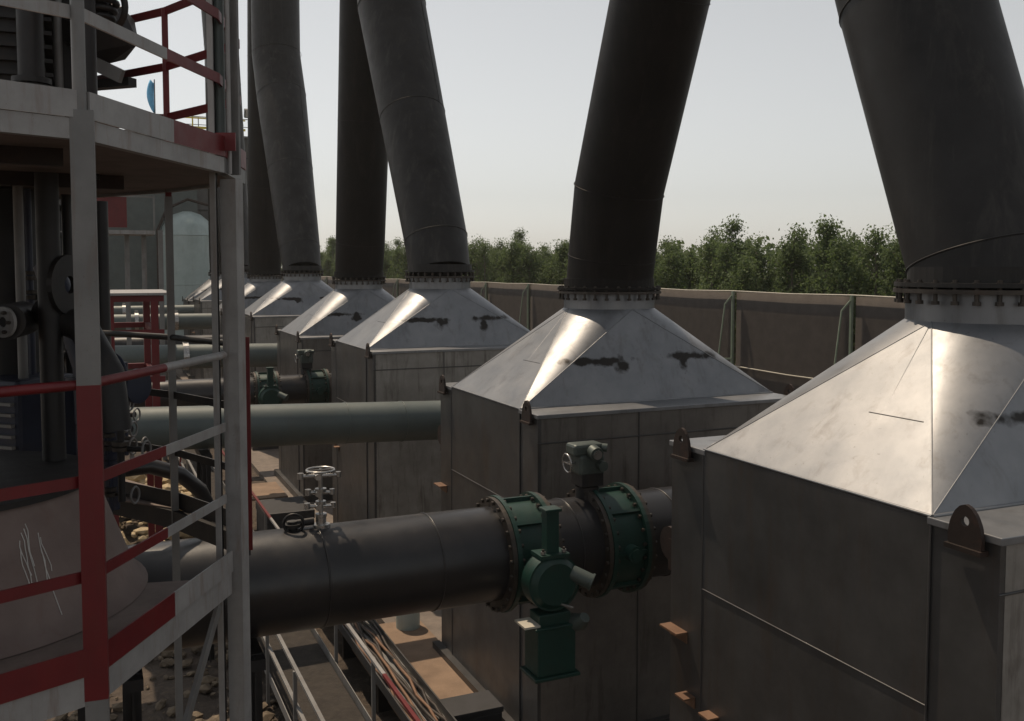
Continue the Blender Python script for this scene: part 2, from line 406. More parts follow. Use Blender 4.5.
    # outline with hole: fan strips between outline samples and hole samples
    def outl(t):
        # sample the profile radially from the hole centre
        best = None; d = Vector((math.cos(t), math.sin(t)))
        m = len(prof)
        for i in range(m):
            p = Vector(prof[i]) - Vector((0, .2)); q_ = Vector(prof[(i + 1) % m]) - Vector((0, .2)); e_ = q_ - p
            den = d.x * e_.y - d.y * e_.x
            if abs(den) < 1e-9: continue
            u = (p.x * e_.y - p.y * e_.x) / den; v = (p.x * d.y - p.y * d.x) / den
            if u > 0 and -1e-6 <= v <= 1 + 1e-6 and (best is None or u > best): best = u
        return (d.x * best, .2 + d.y * best)
    nn = 28; vs = []; fs = []
    for k in range(nn):
        t = 2 * PI * k / nn; o_ = outl(t); i_ = (.042 * math.cos(t), .2 + .042 * math.sin(t))
        vs += [(-.02, i_[0], i_[1]), (-.02, o_[0], o_[1]), (.02, o_[0], o_[1]), (.02, i_[0], i_[1])]
    for k in range(nn):
        for j in range(4): fs.append((4 * k + j, 4 * k + (j + 1) % 4, 4 * ((k + 1) % nn) + (j + 1) % 4, 4 * ((k + 1) % nn) + j))
    lg.add(vs, fs, M['rust_dark'])
    lg.box((0, 0, -.035), (.10, .36, .04), M['rust_dark']); lg.v = [p * .74 for p in lg.v]
    l0 = lg.build('lifting_lug', root)
    first = True
    for sx in (-1, 1):
        for sy in (-1, 1):
            o = l0 if first else l0.copy()
            if not first: COL.objects.link(o); o.parent = root
            first = False
            o.location = (sx * (HX + .045), sy * (HY - .20 if sy < 0 else HY - .24), eave_z - .085)
    return root
M['rust_dark'] = metal_mat('dark_rusty_lug', (.016, .011, .009), (.035, .022, .018), .3, .6, (.12, .05, .03), .4, False, .05, 4)
odd = make_box(1.62, .44, .15); even = make_box(1.80, .58, .31)
box_labels = ['large steel duct box nearest the camera at the right edge, pale pyramid hood',
 'second nearest steel duct box, behind the thick black pipe with green valves',
 'third steel duct box from the front, the grey pipe passing before its streaked front',
 'fourth steel duct box from the front, beside the smaller black pipe with green valves',
 'fifth steel duct box from the front, just right of the grey tower column',
 'sixth steel duct box, small and partly hidden behind the grey tower column',
 'small far duct box seen between the tower posts, nearer of the last two',
 'farthest duct box of the row, seen between the tower posts before the pale tank']
for i, (y, ev) in enumerate(ROW):
    src = even if ev else odd
    if i < 2: o = src
    else: o = copy_tree(src)
    o.location = (BX, y, 0); tag(o, box_labels[i], 'steel box', 'row of steel duct boxes')

# ------------------------------------------------------------------ leaning ducts on the boxes
def duct(i, pts, label):
    """pts: (Y, height over eye, radius)"""
    DM = M['grey_duct'] if i % 2 == 0 else M['black_duct']
    y0 = ROW[i][0]; z0 = EYE + pts[0][1]
    root = thing('exhaust_duct', (BX, y0, z0), label, 'duct', 'dark ducts rising from the steel boxes')
    # resample mitred bends
    P = [Vector((0, p[0] - y0, EYE + p[1] - z0)) for p in pts]; Rr = [p[2] for p in pts]
    mb = MB(); mb.tube(P, Rr, DM, 48, False)
    sh = mb.build('duct_shell', root)
    for k in range(1, len(P)):
        a, b = P[k - 1], P[k]; L = (b - a).length; n = max(1, int(L / 2.4))
        for j in range(1, n + 1):
            t = j / n; c = lerp(a, b, t); r = lerp(Rr[k - 1], Rr[k], t)
            if k == len(P) - 1 and j == n: continue
            ax = (b - a).normalized()
            if j == n and k < len(P) - 1: ax = (ax + (P[k + 1] - b).normalized()).normalized()
            s = MB(); s.torus(c, ax, r / max(.8, abs(ax.dot((b - a).normalized()))) + .002, .008, DM, 48, 6); s.build('weld_seam', sh)
    for k in range(1, len(P)):
        a, b = P[k - 1], P[k]; ax = (b - a).normalized(); n = max(1, int((b - a).length / 2.4))
        for j in range(n):
            ph = R(-150 + 67 * ((k * 3 + j * 2) % 5)); u_ = Vector((1, 0, 0)); v_ = ax.cross(u_)
            if j == 0 and k == 1 and (b - a).length < 1: continue
            e = u_ * math.cos(ph) - v_ * math.sin(ph) * (1 if v_.y < 0 else -1) * -1
            p0 = lerp(a, b, j / n) + e * (lerp(Rr[k - 1], Rr[k], j / n) + .001); p1 = lerp(a, b, (j + 1) / n) + e * (lerp(Rr[k - 1], Rr[k], (j + 1) / n) + .001)
            s = MB(); s.tube([p0, p1], .007, DM, 6); s.build('weld_seam', sh)
    f = MB(); f.ring((0, 0, .012), (0, 0, 1), Rr[0] - .03, .755, .035, DM, 48); f.ring((0, 0, .09), (0, 0, 1), Rr[0] - .02, Rr[0] + .03, .14, DM, 48)
    f.build('flange', root)
    return root
duct(0, [(5.70, -.15, .62), (5.77, .10, .62), (6.60, 2.45, .65), (7.1, 4.0, .67), (8.1, 6.6, .72), (8.98, 9.6, .8), (8.98, 16, .8)], 'widest dark duct, leaning left from the nearest box at the top right')
duct(1, [(12.15, -.31, .625), (12.08, .15, .63), (11.88, 1.12, .64), (10.83, 3.58, .65), (9.9, 5.8, .68), (9.3, 8.0, .72), (9.2, 10.2, .74)], 'black duct leaning right, on the second box, before the middle of the treeline')
duct(2, [(19.5, -.08, .66), (19.75, .62, .69), (22.92, 6.4, .83), (23.3, 8.0, .84), (23.3, 18, .84)], 'dark duct on the third box, leaning left up to an elbow')
duct(3, [(26.3, -.26, .66), (26.1, .7, .68), (25.17, 7.28, .72), (24.2, 11, .74), (23.8, 14, .74)], 'black duct on the fourth box, crossing behind the left leaning duct of the third')
duct(4, [(34.1, -.08, .66), (34.5, .7, .72), (37.6, 6.6, .93), (38.6, 8.4, .93), (38.6, 22, .93)], 'kinked dark duct on the fifth box, straight again above its elbow')
duct(5, [(42.0, -.26, .66), (41.9, .7, .70), (41.0, 8.8, .74), (40.2, 14, .78)], 'slim black duct half hidden by the kinked duct of the fifth box')
duct(6, [(50.4, -.08, .66), (50.8, .7, .75), (56.0, 14.6, .95), (56.2, 26, .95)], 'brown grey far duct edging out from behind the tall grey tower column')
duct(7, [(56.6, -.26, .66), (56.5, .7, .70), (56.3, 14.8, .78), (56.2, 20, .78)], 'farthest duct of the row, hidden behind the tall grey tower column')

# ------------------------------------------------------------------ pipes crossing between the boxes
def pipe(name, pts, r, mat, label, group=None, joints=(), nseg=40):
    o = Vector(pts[0]); root = thing(name, o, label, 'pipe', group)
    P = [Vector(p) - o for p in pts]
    mb = MB(); mb.tube(P, r, mat, nseg); sh = mb.build('pipe_shell', root)
    for x in joints:
        ax = (P[-1] - P[0]).normalized(); c = P[0] + ax * ((x - o.x) / ax.x)
        s = MB(); s.torus(c, ax + Vector((0, .05, 0)), r + .002, .009, mat, 40, 6); s.build('weld_seam', sh)
    return root
NPY, NPZ, NPR = 8.85, EYE - 2.93, .475
pipe('process_pipe', [(-1.2, NPY, NPZ + .02), (8.9, NPY, NPZ)], NPR, M['black_pipe'], 'thick black pipe in the foreground running behind the tower to the nearest box', 'black pipes between the boxes', (1.9, 3.0, 4.5, 5.7))
pipe('process_pipe', [(-3, 15.8, EYE - 2.38), (8.6, 15.8, EYE - 2.80)], .345, M['grey_pipe'], 'long grey green pipe crossing the middle of the picture, ending behind the second box', 'grey pipes between the boxes', (.5, 3.9, 4.9))
pipe('process_pipe', [(-4, 22.9, EYE - 2.93), (8.9, 22.9, EYE - 2.93)], .37, M['black_pipe'], 'second black pipe with green valves, just above the long grey pipe', 'black pipes between the boxes', (2.8,))
pipe('process_pipe', [(-5, 30.2, EYE - 2.55), (8.6, 30.2, EYE - 2.78)], .37, M['grey_pipe'], 'second grey pipe, ending behind the fourth box', 'grey pipes between the boxes', (2,))
pipe('process_pipe', [(-6, 38.0, EYE - 2.93), (8.9, 38.0, EYE - 2.93)], .37, M['black_pipe'], 'third black pipe, seen through the tower just above the second grey pipe', 'black pipes between the boxes')
pipe('process_pipe', [(-6, 46.2, EYE - 2.4), (8.6, 46.2, EYE - 2.5)], .37, M['grey_pipe'], 'third grey pipe with a bright top, seen between the tower posts', 'grey pipes between the boxes')
pipe('process_pipe', [(-6, 53.5, EYE - 2.3), (8.6, 53.5, EYE - 2.3)], .33, M['grey_pipe'], 'farthest and highest grey pipe, seen under the small far boxes', 'grey pipes between the boxes')
# white clamps sitting on the far pipes
for k, (x, y, z, r) in enumerate(((.6, 46.2, EYE - 2.42, .37), (1.9, 46.2, EYE - 2.43, .37), (3.6, 46.2, EYE - 2.45, .37), (2.6, 30.2, EYE - 2.66, .37), (3.5, 30.2, EYE - 2.67, .37), (1.6, 53.5, EYE - 2.3, .33))):
    c = MB(); c.ring((0, 0, 0), (1, 0, 0), r + .003, r + .05, .16, M['silver'], 28); c.box((0, 0, r + .08), (.14, .12, .14), M['silver'])
    o = c.build('pipe_clamp'); o.location = (x, y, z)
    tag(o, ['bright clamp on the third grey pipe, left one of three', 'bright clamp on the third grey pipe, middle one of three', 'bright clamp on the third grey pipe, right one of three',
            'bright clamp on the second grey pipe, left one of two', 'bright clamp on the second grey pipe, right one of two', 'bright clamp on the farthest grey pipe'][k], 'pipe clamp', 'bright pipe clamps')
# pipe trestles under the near pipe
def trestle(x, y, top, label):
    t = thing('pipe_support', (x, y, 0), label, 'pipe support', 'steel supports under the pipes')
    for sy in (-1, 1):
        m = MB(); m.box((0, sy * .42, top / 2), (.13, .02, top), M['dark_steel']); m.box((0, sy * .42 - .05, top / 2), (.02, .10, top - .01), M['dark_steel']); m.build('leg', t)
    m = MB(); m.box((0, 0, top - .06), (.16, 1.1, .10), M['dark_steel']); m.build('saddle', t)
    m = MB(); m.bar((0, -.40, 1.0), (0, .40, top - .6), .05, .012, M['galv']); m.build('brace', t)
trestle(1.25, NPY, NPZ - NPR, 'dark steel support under the black foreground pipe, beside the tower column')
trestle(.25, NPY, NPZ - NPR, 'dark steel support under the black foreground pipe, left of the tower column')
trestle(1.6, 15.8, EYE - 2.9, 'steel support under the long grey pipe')

# ------------------------------------------------------------------ green butterfly valves on the black pipes
def valve(x, y, z, r, L, label, group, kind):
    t = thing('butterfly_valve', (x, y, z), label, 'valve', group)
    b = MB(); b.tube([(-L / 2, 0, 0), (L / 2, 0, 0)], r + .05, M['green'], 40)
    for a in range(0, 360, 45):
        e = Vector((0, math.cos(R(a)), math.sin(R(a)))); b.bar((-L / 2 + .01, *(e * (r + .06))[1:]), (L / 2 - .01, *(e * (r + .06))[1:]), .03, .06, M['green'], e)
    b.build('valve_body', t)
    bt = MB(); bt.tube([(-.075, 0, 0), (.075, 0, 0)], .012, M['bolt'], 6); bt.tube([(-.08, 0, 0), (-.055, 0, 0)], .021, M['bolt'], 6); bt.tube([(.055, 0, 0), (.08, 0, 0)], .021, M['bolt'], 6)
    b0 = None
    for sx in (-1, 1):
        f = MB(); f.ring((0, 0, 0), (1, 0, 0), r - .01, r + .115, .045, M['green'], 48); f.ring((sx * .05, 0, 0), (1, 0, 0), r - .01, r + .105, .045, M['bolt'], 48)
        fo = f.build('flange', t); fo.location = (sx * L / 2, 0, 0)
        for k in range(24):
            if b0 is None: o = b0 = bt.build('bolt', fo)
            else: o = b0.copy(); COL.objects.link(o); o.parent = fo
            a = 2 * PI * (k + .5) / 24; o.location = (sx * .022, (r + .075) * math.cos(a), (r + .075) * math.sin(a))
    if kind == 'gear':
        g = MB(); yy = -(r + .34)
        g.tube([(0, -(r - .05), -.02), (0, yy + .05, -.02)], .13, M['green'], 24)
        g.tube([(0, yy + .08, -.06), (0, yy - .10, -.06)], [.27, .27], M['green'], 36)
        g.tube([(0, yy - .10, -.06), (0, yy - .15, -.06)], [.25, .20], M['green'], 36)
        g.box((0, yy, -.42), (.34, .22, .14), M['green'])
        gb = g.build('gearbox', t, bevel=.012)
        c = MB(); c.box((0, yy, -.70), (.40, .30, .46), M['green']); c.box((0, yy, -.95), (.48, .36, .035), M['green']); c.box((0, yy, -.47), (.46, .34, .03), M['green']); c.build('spring_housing', t, bevel=.008)
        c = MB(); c.box((.0, yy, .42), (.13, .12, .42), M['green']); c.box((0, yy, .63), (.17, .16, .03), M['green']); c.build('stem_guard', t, bevel=.006)
        c = MB(); c.box((0, yy, .20), (.30, .24, .035), M['green']); c.build('bracket', t)
        for sx in (-.11, .11):
            c = MB(); c.tube([(sx, yy - .07, .16), (sx, yy - .07, .27)], .014, M['bolt'], 6); c.tube([(sx, yy - .07, .225), (sx, yy - .07, .25)], .026, M['silver'], 6); c.build('stud', t)
        c = MB(); c.tube([(.18, yy - .10, .02), (.32, yy - .22, -.05)], .075, M['dark_green'], 14); c.tube([(.32, yy - .22, -.05), (.335, yy - .232, -.057)], .085, M['dark_green'], 14); c.build('worm_housing', t)
        c = MB(); c.tube([(.22, yy - .08, -.48), (.24, yy - .18, -.44), (.25, yy - .24, -.38)], [.09, .08, .05], M['dark_green'], 12); c.build('drain_plug', t)
        c = MB(); c.box((-.25, yy - .02, -.44), (.16, .24, .02), M['pale_rail']); c.build('name_plate', t)
        c = MB(); c.tube([(.04, yy - .155, -.25), (.16, yy - .165, -.30)], .011, M['silver'], 8); c.build('pointer', t)
    else:
        c = MB(); c.tube([(0, -(r + .02), 0), (0, -(r + .16), 0)], .085, M['green'], 20); c.tube([(0, -(r + .16), 0), (0, -(r + .18), 0)], .06, M['green'], 16); c.build('shaft_cap', t)
        g = MB(); zz = r + .11; g.tube([(0, .02, r - .02), (0, .02, zz + .02)], .13, M['dark_steel'], 20); g.box((0, .02, zz + .10), (.26, .26, .14), M['dark_steel']); g.build('mounting_post', t, bevel=.008).location.x = -.22
        g = MB(); g.box((0, .02, zz + .26), (.30, .26, .22), M['dark_green']); g.box((-.03, .02, zz + .42), (.36, .22, .13), M['dark_green']); g.build('actuator_housing', t, bevel=.03).location.x = -.22
        g = MB(); g.tube([(.0, -.10, zz + .41), (.0, -.20, zz + .39)], .075, M['dark_green'], 20); g.tube([(.0, -.20, zz + .39), (.0, -.22, zz + .388)], .05, M['silver'], 20); g.build('indicator_window', t).location.x = -.22
        g = MB(); g.tube([(.12, -.08, zz + .44), (.17, -.11, zz + .435)], .045, M['dark_green'], 14); g.build('cable_gland', t).location.x = -.22
        g = MB(); g.tube([(.08, -.12, zz + .26), (.08, -.20, zz + .26)], .055, M['dark_green'], 12); g.build('switch_cover', t).location.x = -.22
        g = MB(); g.torus((-.24, .02, zz + .28), (1, 0, .1), .10, .010, M['silver'], 20, 6); g.bar((-.24, -.09, zz + .28), (-.24, .13, zz + .28), .012, .012, M['silver']); g.tube([(-.24, .02, zz + .28), (-.15, .02, zz + .28)], .015, M['silver'], 8); g.build('hand_wheel', t).location.x = -.22
    return t
valve(3.97, NPY, NPZ, NPR, .40, 'large green valve with gear housing hanging in front of the black foreground pipe', 'green valves on the black pipes', 'gear')
valve(5.04, NPY, NPZ, NPR, .40, 'large green valve beside the nearest box, its grey actuator standing behind the pipe top', 'green valves on the black pipes', 'act')
valve(3.75, 22.9, EYE - 2.93, .37, .42, 'small distant green valve with gear housing, left one on the second black pipe', 'green valves on the black pipes', 'gear')
valve(4.95, 22.9, EYE - 2.93, .37, .42, 'small distant green valve, right one on the second black pipe, beside the fourth box', 'green valves on the black pipes', 'act')

# ------------------------------------------------------------------ instrument tree standing on the foreground pipe
t = thing('gauge_manifold', (1.95, NPY, NPZ + NPR), 'bright stack of small valves and gauges standing on the black foreground pipe', 'instrument')
m = MB(); m.tube([(0, 0, -.03), (0, 0, .10)], .05, M['silver'], 14); m.tube([(0, 0, .10), (0, 0, .52)], .022, M['silver'], 10); m.build('riser', t)
for z, r in ((.02, .085), (.12, .055), (.24, .05), (.36, .055)):
    m = MB(); m.disc((0, 0, z), (0, 0, 1), r, .03, M['silver'], 16); m.build('flange', t)
for z, L in ((.20, .13), (.33, .12), (.49, .19)):
    m = MB(); m.tube([(-L, 0, z + .015), (L * .9, 0, z)], .018, M['silver'], 8); m.tube([(-L, 0, z - .01), (-L, 0, z + .045)], .03, M['silver'], 10); m.tube([(L * .9, 0, z - .02), (L * .9, 0, z + .03)], .026, M['silver'], 10); m.tube([(-.03, -.05, z), (-.03, .05, z)], .03, M['silver'], 10); m.build('cross_valve', t)
m = MB(); m.torus((0, 0, .55), (0, 0, 1), .13, .012, M['silver'], 20, 6); m.bar((-.13, 0, .55), (.13, 0, .55), .012, .012, M['silver']); m.tube([(0, 0, .5), (0, 0, .56)], .015, M['silver'], 8); m.build('hand_wheel', t)
t = thing('gauge_manifold', (1.68, NPY, NPZ + NPR), 'small black valve with side handwheel on the black pipe, left of the bright stack', 'instrument')
m = MB(); m.tube([(0, 0, -.03), (0, 0, .09)], .05, M['dark_steel'], 14); m.disc((0, 0, .05), (0, 0, 1), .08, .03, M['dark_steel'], 16); m.tube([(-.05, 0, .06), (.2, 0, .07)], .035, M['dark_steel'], 12); m.build('valve_body', t)
m = MB(); m.torus((0, -.06, .08), (.2, 1, .1), .09, .014, M['dark_steel'], 20, 6); m.build('hand_wheel', t)

# ------------------------------------------------------------------ low walkway beside the boxes
t = thing('walkway', (2.66, 20, 0), 'low steel walkway with red and white handrail running along the boxes', 'walkway')
O = Vector((2.85, 20, 0))
def band(mb, a, b, wd, th, cols, seg=1.5, up_=(0, 0, 1)):
    a = Vector(a); b = Vector(b); L = (b - a).length; n = max(1, round(L / seg))
    for i in range(n): mb.bar(lerp(a, b, i / n), lerp(a, b, (i + 1) / n), wd, th, cols[i % len(cols)], up_)
dk = MB(); dk.box((0, 0, .35), (.9, 34, .05), M['grating']); dk.build('deck', t)
for x in (-.47, .47):
    for z, nm in ((1.30, 'top_rail'), (.85, 'mid_rail'), (.42, 'toe_board')) if x < 0 else ((1.30, 'top_rail'), (.42, 'toe_board')):
        m = MB(); band(m, (x, -17, z), (x, 17, z), .045 if nm != 'toe_board' else .012, .04 if nm != 'toe_board' else .14, [M['red_paint'], M['white_paint']] if nm == 'top_rail' and x > 0 else [M['galv']], 2.6); m.build(nm, t)
    for k in range(18):
        m = MB(); m.box((x + (.02 if x > 0 else -.02), -16.6 + k * 2.0, .65), (.045, .045, 1.3), M['galv'] if k % 3 else M['red_paint']); m.build('post', t)
# cable tray full of cables beside the walkway
t = thing('cable_tray', (3.74, 12.6, 0), 'long steel tray heaped with cables beside the low walkway', 'cable tray')
m = MB(); m.box((0, 0, .5), (.5, 14, .02), M['galv']); m.box((-.26, 0, .56), (.02, 14, .14), M['body']); m.box((.26, 0, .56), (.02, 14, .14), M['body']); m.build('tray', t)
random.seed(5)
for k in range(9):
    m = MB(); x0 = -.2 + k * .05; m.tube([(x0 + random.uniform(-.05, .05), -7 + j * .4375, .54 + random.uniform(0, .07)) for j in range(33)], .022, M['bolt'] if k % 3 else M['rust'], 6); m.build('cable', t)
for k in range(7):
    m = MB(); m.box((0, -6 + k * 2, .24), (.4, .08, .48), M['dark_steel']); m.build('leg', t)
# rusty plates, case, blue drum on the ground by the second box
o = MB().box((0, 0, 0), (1.35, 3.4, .05), M['plate']).build('ground_plate'); o.location = (4.35, 13.6, .16); tag(o, 'sunlit rusty plate on the ground left of the second box', 'metal plate')
o = MB().box((0, 0, 0), (1.0, 1.6, .04), M['plate']).build('ground_plate'); o.location = (3.55, 22.6, .95); tag(o, 'small sunlit orange plate behind the foreground pipe near the red tower post', 'metal plate')
def case(loc, size, label, rz=0):
    t = thing('equipment_case', loc, label, 'case', None, rz)
    m = MB(); m.box((0, 0, size[2] * .4), (size[0], size[1], size[2] * .8), M['crate']); m.build('case_body', t, bevel=.02)
    m = MB(); m.box((0, 0, size[2] * .9), (size[0] + .03, size[1] + .03, size[2] * .2), M['crate']); m.build('lid', t, bevel=.015)
case((4.4, 11.3, .12), (.75, .5, .40), 'black case on the ground at the foot of the second box')
case((4.3, 10.5, .12), (1.0, .7, .22), 'flat black case nearest the bottom edge, before the second box')
case((3.75, 20.6, .12), (1.0, 1.3, .95), 'black case standing on the walkway behind the foreground pipe')
t = thing('drum', (4.75, 15.0, .12), 'small blue and white drum on the ground below the black foreground pipe', 'drum')
m = MB(); m.tube([(0, 0, 0), (0, 0, .45)], .2, M['tank'], 24); m.build('drum_body', t); m = MB(); m.tube([(0, 0, .45), (0, 0, .55)], [.21, .2], M['blue_steel'], 24); m.build('lid', t)

# scrap and rubble on the ground under the tower
def stones(n, xr, yr, sr, mat, seed, heap=None):
    random.seed(seed); mb = MB(); bmx = bmesh.new(); bmesh.ops.create_icosphere(bmx, subdivisions=1, radius=1)
    bv = [v.co.copy() for v in bmx.verts]; bf = [[v.index for v in f.verts] for f in bmx.faces]; bmx.free()
    for k in range(n):
        x = random.uniform(*xr); y = random.uniform(*yr); q = random.random() ** 2.2; s_ = sr[0] + (sr[1] - sr[0]) * q; z = 0
        if heap:
            a = random.uniform(0, 6.28); rr = heap[2] * math.sqrt(random.random()); x = heap[0] + rr * math.cos(a); y = heap[1] + 1.3 * rr * math.sin(a); z = heap[3] * (1 - rr / heap[2])
        sc = Vector((random.uniform(.7, 1.5), random.uniform(.6, 1.3), random.uniform(.35, .9))); rot = Matrix.Rotation(random.uniform(0, 6.3), 3, 'Z') @ Matrix.Rotation(random.uniform(-.5, .5), 3, 'X')
        mb.add([Vector((x, y, z + s_ * .2)) + rot @ Vector((v.x * sc.x, v.y * sc.y, v.z * sc.z)) * s_ * random.uniform(.8, 1.15) for v in bv], bf, mat)
    return mb
o = stones(3000, (-2.5, 2.3), (10, 32), (.012, .13), M['rubble'], 11).build('rubble'); tag(o, 'broken stones and scrap scattered over the earth below the tower', 'rubble', None, 'stuff')
o = stones(500, (0, 0), (0, 0), (.07, .26), M['sandstone'], 12, (.9, 24.8, 1.9, 1.3)).build('stone_heap'); tag(o, 'sunlit heap of yellowish stones seen through the tower rails', 'stone heap', None, 'stuff')
random.seed(8)
for k in range(7):
    m = MB(); a = random.uniform(0, 3.1); x = random.uniform(-.8, 1.9); y = random.uniform(10.5, 15); L = random.uniform(.5, 1.1)
    m.bar((-L * math.cos(a), -L * math.sin(a), .05), (L * math.cos(a), L * math.sin(a), .13), .09, .03, M['rust'] if k % 2 else M['galv']); o = m.build('scrap_plank'); o.location = (x, y, 0)
    tag(o, 'flat scrap strip lying on the rubble below the tower', 'scrap', 'scrap strips on the rubble')

# ------------------------------------------------------------------ the octagonal access tower on the left
def H(h): return EYE - h
Pt = {'K': (-2.9, 3.07), 'L': (-1.47, 3.72), 'A': (-.01, 4.38), 'B': (.68, 5.54), 'P': (.89, 6.22), 'C': (.52, 7.12), 'D': (-.14, 8.16), 'E': (-1.7, 9.0), 'G': (-3.0, 9.0)}
tw = thing('access_tower', (-.75, 5.6, 0), 'grey steel tower with two decks and red and white guardrails at the left', 'tower')
O = Vector((-.75, 5.6, 0))
def P3(k, z, off=0.0):
    x, y = Pt[k]; v = Vector((x, y, 0)) - O; v.z = z
    return v
FL = H(1.72)
# decks
d = MB()
front = [Pt['K'], Pt['L'], Pt['A'], Pt['B'], (.50, 5.42), (.16, 5.50), (-.3, 5.6), (-3.0, 5.6)]
d.prism([(x - O.x, y - O.y) for x, y in front], FL - .01, FL, M['deck']); d.build('deck', tw)
d = MB(); far = [(.50, 7.15), (.62, 7.5), (.12, 8.5), (-1.5, 9.6), (-3.0, 9.6), (-3.0, 8.2), (-1.4, 8.1), (.0, 7.75)]
d.prism([(x - O.x, y - O.y) for x, y in far], FL - .01, FL, M['deck']); d.build('deck', tw)
UZ0, UZ1 = H(-.53), H(-.62)
d = MB(); upo = [Pt[k] for k in 'KLABPCDEG']
d.prism([(x - O.x, y - O.y) for x, y in upo], UZ0 + .02, UZ0 + .04, M['deck']); d.build('deck', tw)
# edge channels under the decks and toe boards above them
def along(mb, a, b, z0, z1, th, mats, out=0.0, split=None):
    """vertical strip from a to b; mats = list of (fraction end, material)"""
    A_ = Vector((*a, 0)) - O; B_ = Vector((*b, 0)) - O; A_.z = B_.z = 0
    d_ = (B_ - A_).normalized(); nrm = Vector((d_.y, -d_.x, 0)) * out
    t0 = 0
    for t1, m_ in mats:
        p = lerp(A_, B_, t0) + nrm; q = lerp(A_, B_, t1) + nrm
        mb.bar((p.x, p.y, (z0 + z1) / 2), (q.x, q.y, (z0 + z1) / 2), th, z1 - z0, m_); t0 = t1
RW = [(.48, M['red_paint']), (1, M['white_paint'])]; WR = [(.5, M['white_paint']), (1, M['red_paint'])]; WW = [(1, M['white_paint'])]; RR = [(1, M['red_paint'])]; GG = [(1, M['galv'])]
DD = [(1, M['dark_steel'])]
low_edges = [('K', 'L', RR), ('L', 'A', RR), ('A', 'B', RW), ('P', 'C', DD), ('C', 'D', DD), ('D', 'E', DD), ('E', 'G', DD)]
for a, b, st in low_edges:
    m = MB(); along(m, Pt[a], Pt[b], FL - .14, FL - .012, .05, WW if a in 'KLA' else [(1, M['dark_steel'])], 0); m.build('edge_channel', tw)
    m = MB(); along(m, Pt[a], Pt[b], FL - .01, FL + .11, .008, st, .03); m.build('toe_board', tw)
    for h in (.49, .90, 1.31):
        z = H(h + .0); m = MB()
        A_ = Vector((*Pt[a], 0)) - O; B_ = Vector((*Pt[b], 0)) - O; t0 = 0
        for t1, mt in st:
            p = lerp(A_, B_, t0); q = lerp(A_, B_, t1); p.z = q.z = z
            if h == .49: m.tube([p, q], .022, mt, 12)
            else: m.bar(p, q, .010, .05, mt)
            t0 = t1
        m.build('guard_rail', tw)
up_edges = [('K', 'L', WW), ('L', 'A', WW), ('A', 'B', [(.55, M['white_paint']), (1, M['red_paint'])]), ('B', 'P', RR), ('P', 'C', RR), ('C', 'D', RR), ('D', 'E', RR), ('E', 'G', RR)]
for a, b, st in up_edges:
    rail = st if a in 'KLA' else [(1, M['rust_red'])] if 'rust_red' in M else RR
    m = MB(); along(m, Pt[a], Pt[b], UZ0, UZ0 + .085, .05, WW if a in 'KLA' else GG, 0); m.build('edge_channel', tw)
    m = MB(); along(m, Pt[a], Pt[b], UZ0 + .088, UZ0 + .20, .010, st, .028); m.build('toe_board', tw)
    for h in (1.05, 1.40, 1.78):
        z = H(-h); m = MB(); A_ = Vector((*Pt[a], 0)) - O; B_ = Vector((*Pt[b], 0)) - O; t0 = 0
        for t1, mt in rail:
            p = lerp(A_, B_, t0); q = lerp(A_, B_, t1); p.z = q.z = z; m.bar(p, q, .012, .055, mt); t0 = t1
        m.build('guard_rail', tw)
# deck joists seen from below
for k in range(2):
    y = 4.6 + k * 1.3; m = MB(); m.bar(Vector((-3, y, UZ0 - .02)) - Vector((O.x, O.y, 0)), Vector((-.1 + .3 * k, y + .3, UZ0 - .02)) - Vector((O.x, O.y, 0)), .05, .08, M['rust_dark']); m.build('joist', tw)
# columns: channel at A, composite column at B
def chan(c, z0, z1, wd, dp, th, mat, ang, mb):
    ca, sa = math.cos(ang), math.sin(ang); rot = Matrix.Rotation(ang, 3, 'Z'); c = Vector(c)
    zc = (z0 + z1) / 2; L = z1 - z0
    mb.box(Vector((c.x, c.y, zc)) + rot @ Vector((0, 0, 0)), (wd, th, L), mat, rot)
    for s_ in (-1, 1): mb.box(Vector((c.x, c.y, zc)) + rot @ Vector((s_ * (wd / 2 - th / 2), dp / 2 + th / 2, 0)), (th, dp, L), mat, rot)
pa = P3('A', 0) + Vector((-.005, -.05, 0)); va = -YAW
m = MB(); chan(pa, 0, FL - .12, .092, .06, .008, M['galv'], va + .35, m); chan(pa, FL - .12, H(.49), .094, .062, .010, M['red_paint'], va + .35, m); chan(pa, H(.49), UZ0 + .12, .092, .06, .008, M['galv'], va + .35, m); m.build('column', tw)
m = MB(); m.tube([pa + Vector((-.005, .03, UZ0)), pa + Vector((-.005, .03, H(-3.2)))], .027, M['galv'], 14); m.build('upper_post', tw)
pb = P3('B', 0)
def at_col(px, d=5.35):
    p = W(px, 268, d) - O; p.z = 0; return p
rv = Matrix.Rotation(va - .25, 3, 'Z'); TOPZ = H(-3.4)
c = at_col(214); m = MB(); m.box((c.x, c.y, TOPZ / 2), (.035, .008, TOPZ), M['white_paint'], rv); m.box(Vector((c.x, c.y, TOPZ / 2)) + rv @ Vector((-.014, .035, 0)), (.008, .06, TOPZ), M['dark_steel'], rv); m.build('column', tw)
c = at_col(229.5, 5.38); m = MB(); m.box((c.x, c.y, (UZ0 - .03) / 2), (.098, .008, UZ0 - .03), M['white_paint'], rv); m.box(Vector((c.x, c.y, (UZ0 - .03) / 2)) + rv @ Vector((.045, .04, 0)), (.008, .07, UZ0 - .03), M['white_paint'], rv); m.box(Vector((c.x, c.y, (UZ0 - .03) / 2)) + rv @ Vector((-.045, .04, 0)), (.008, .07, UZ0 - .03), M['white_paint'], rv); m.build('column', tw)
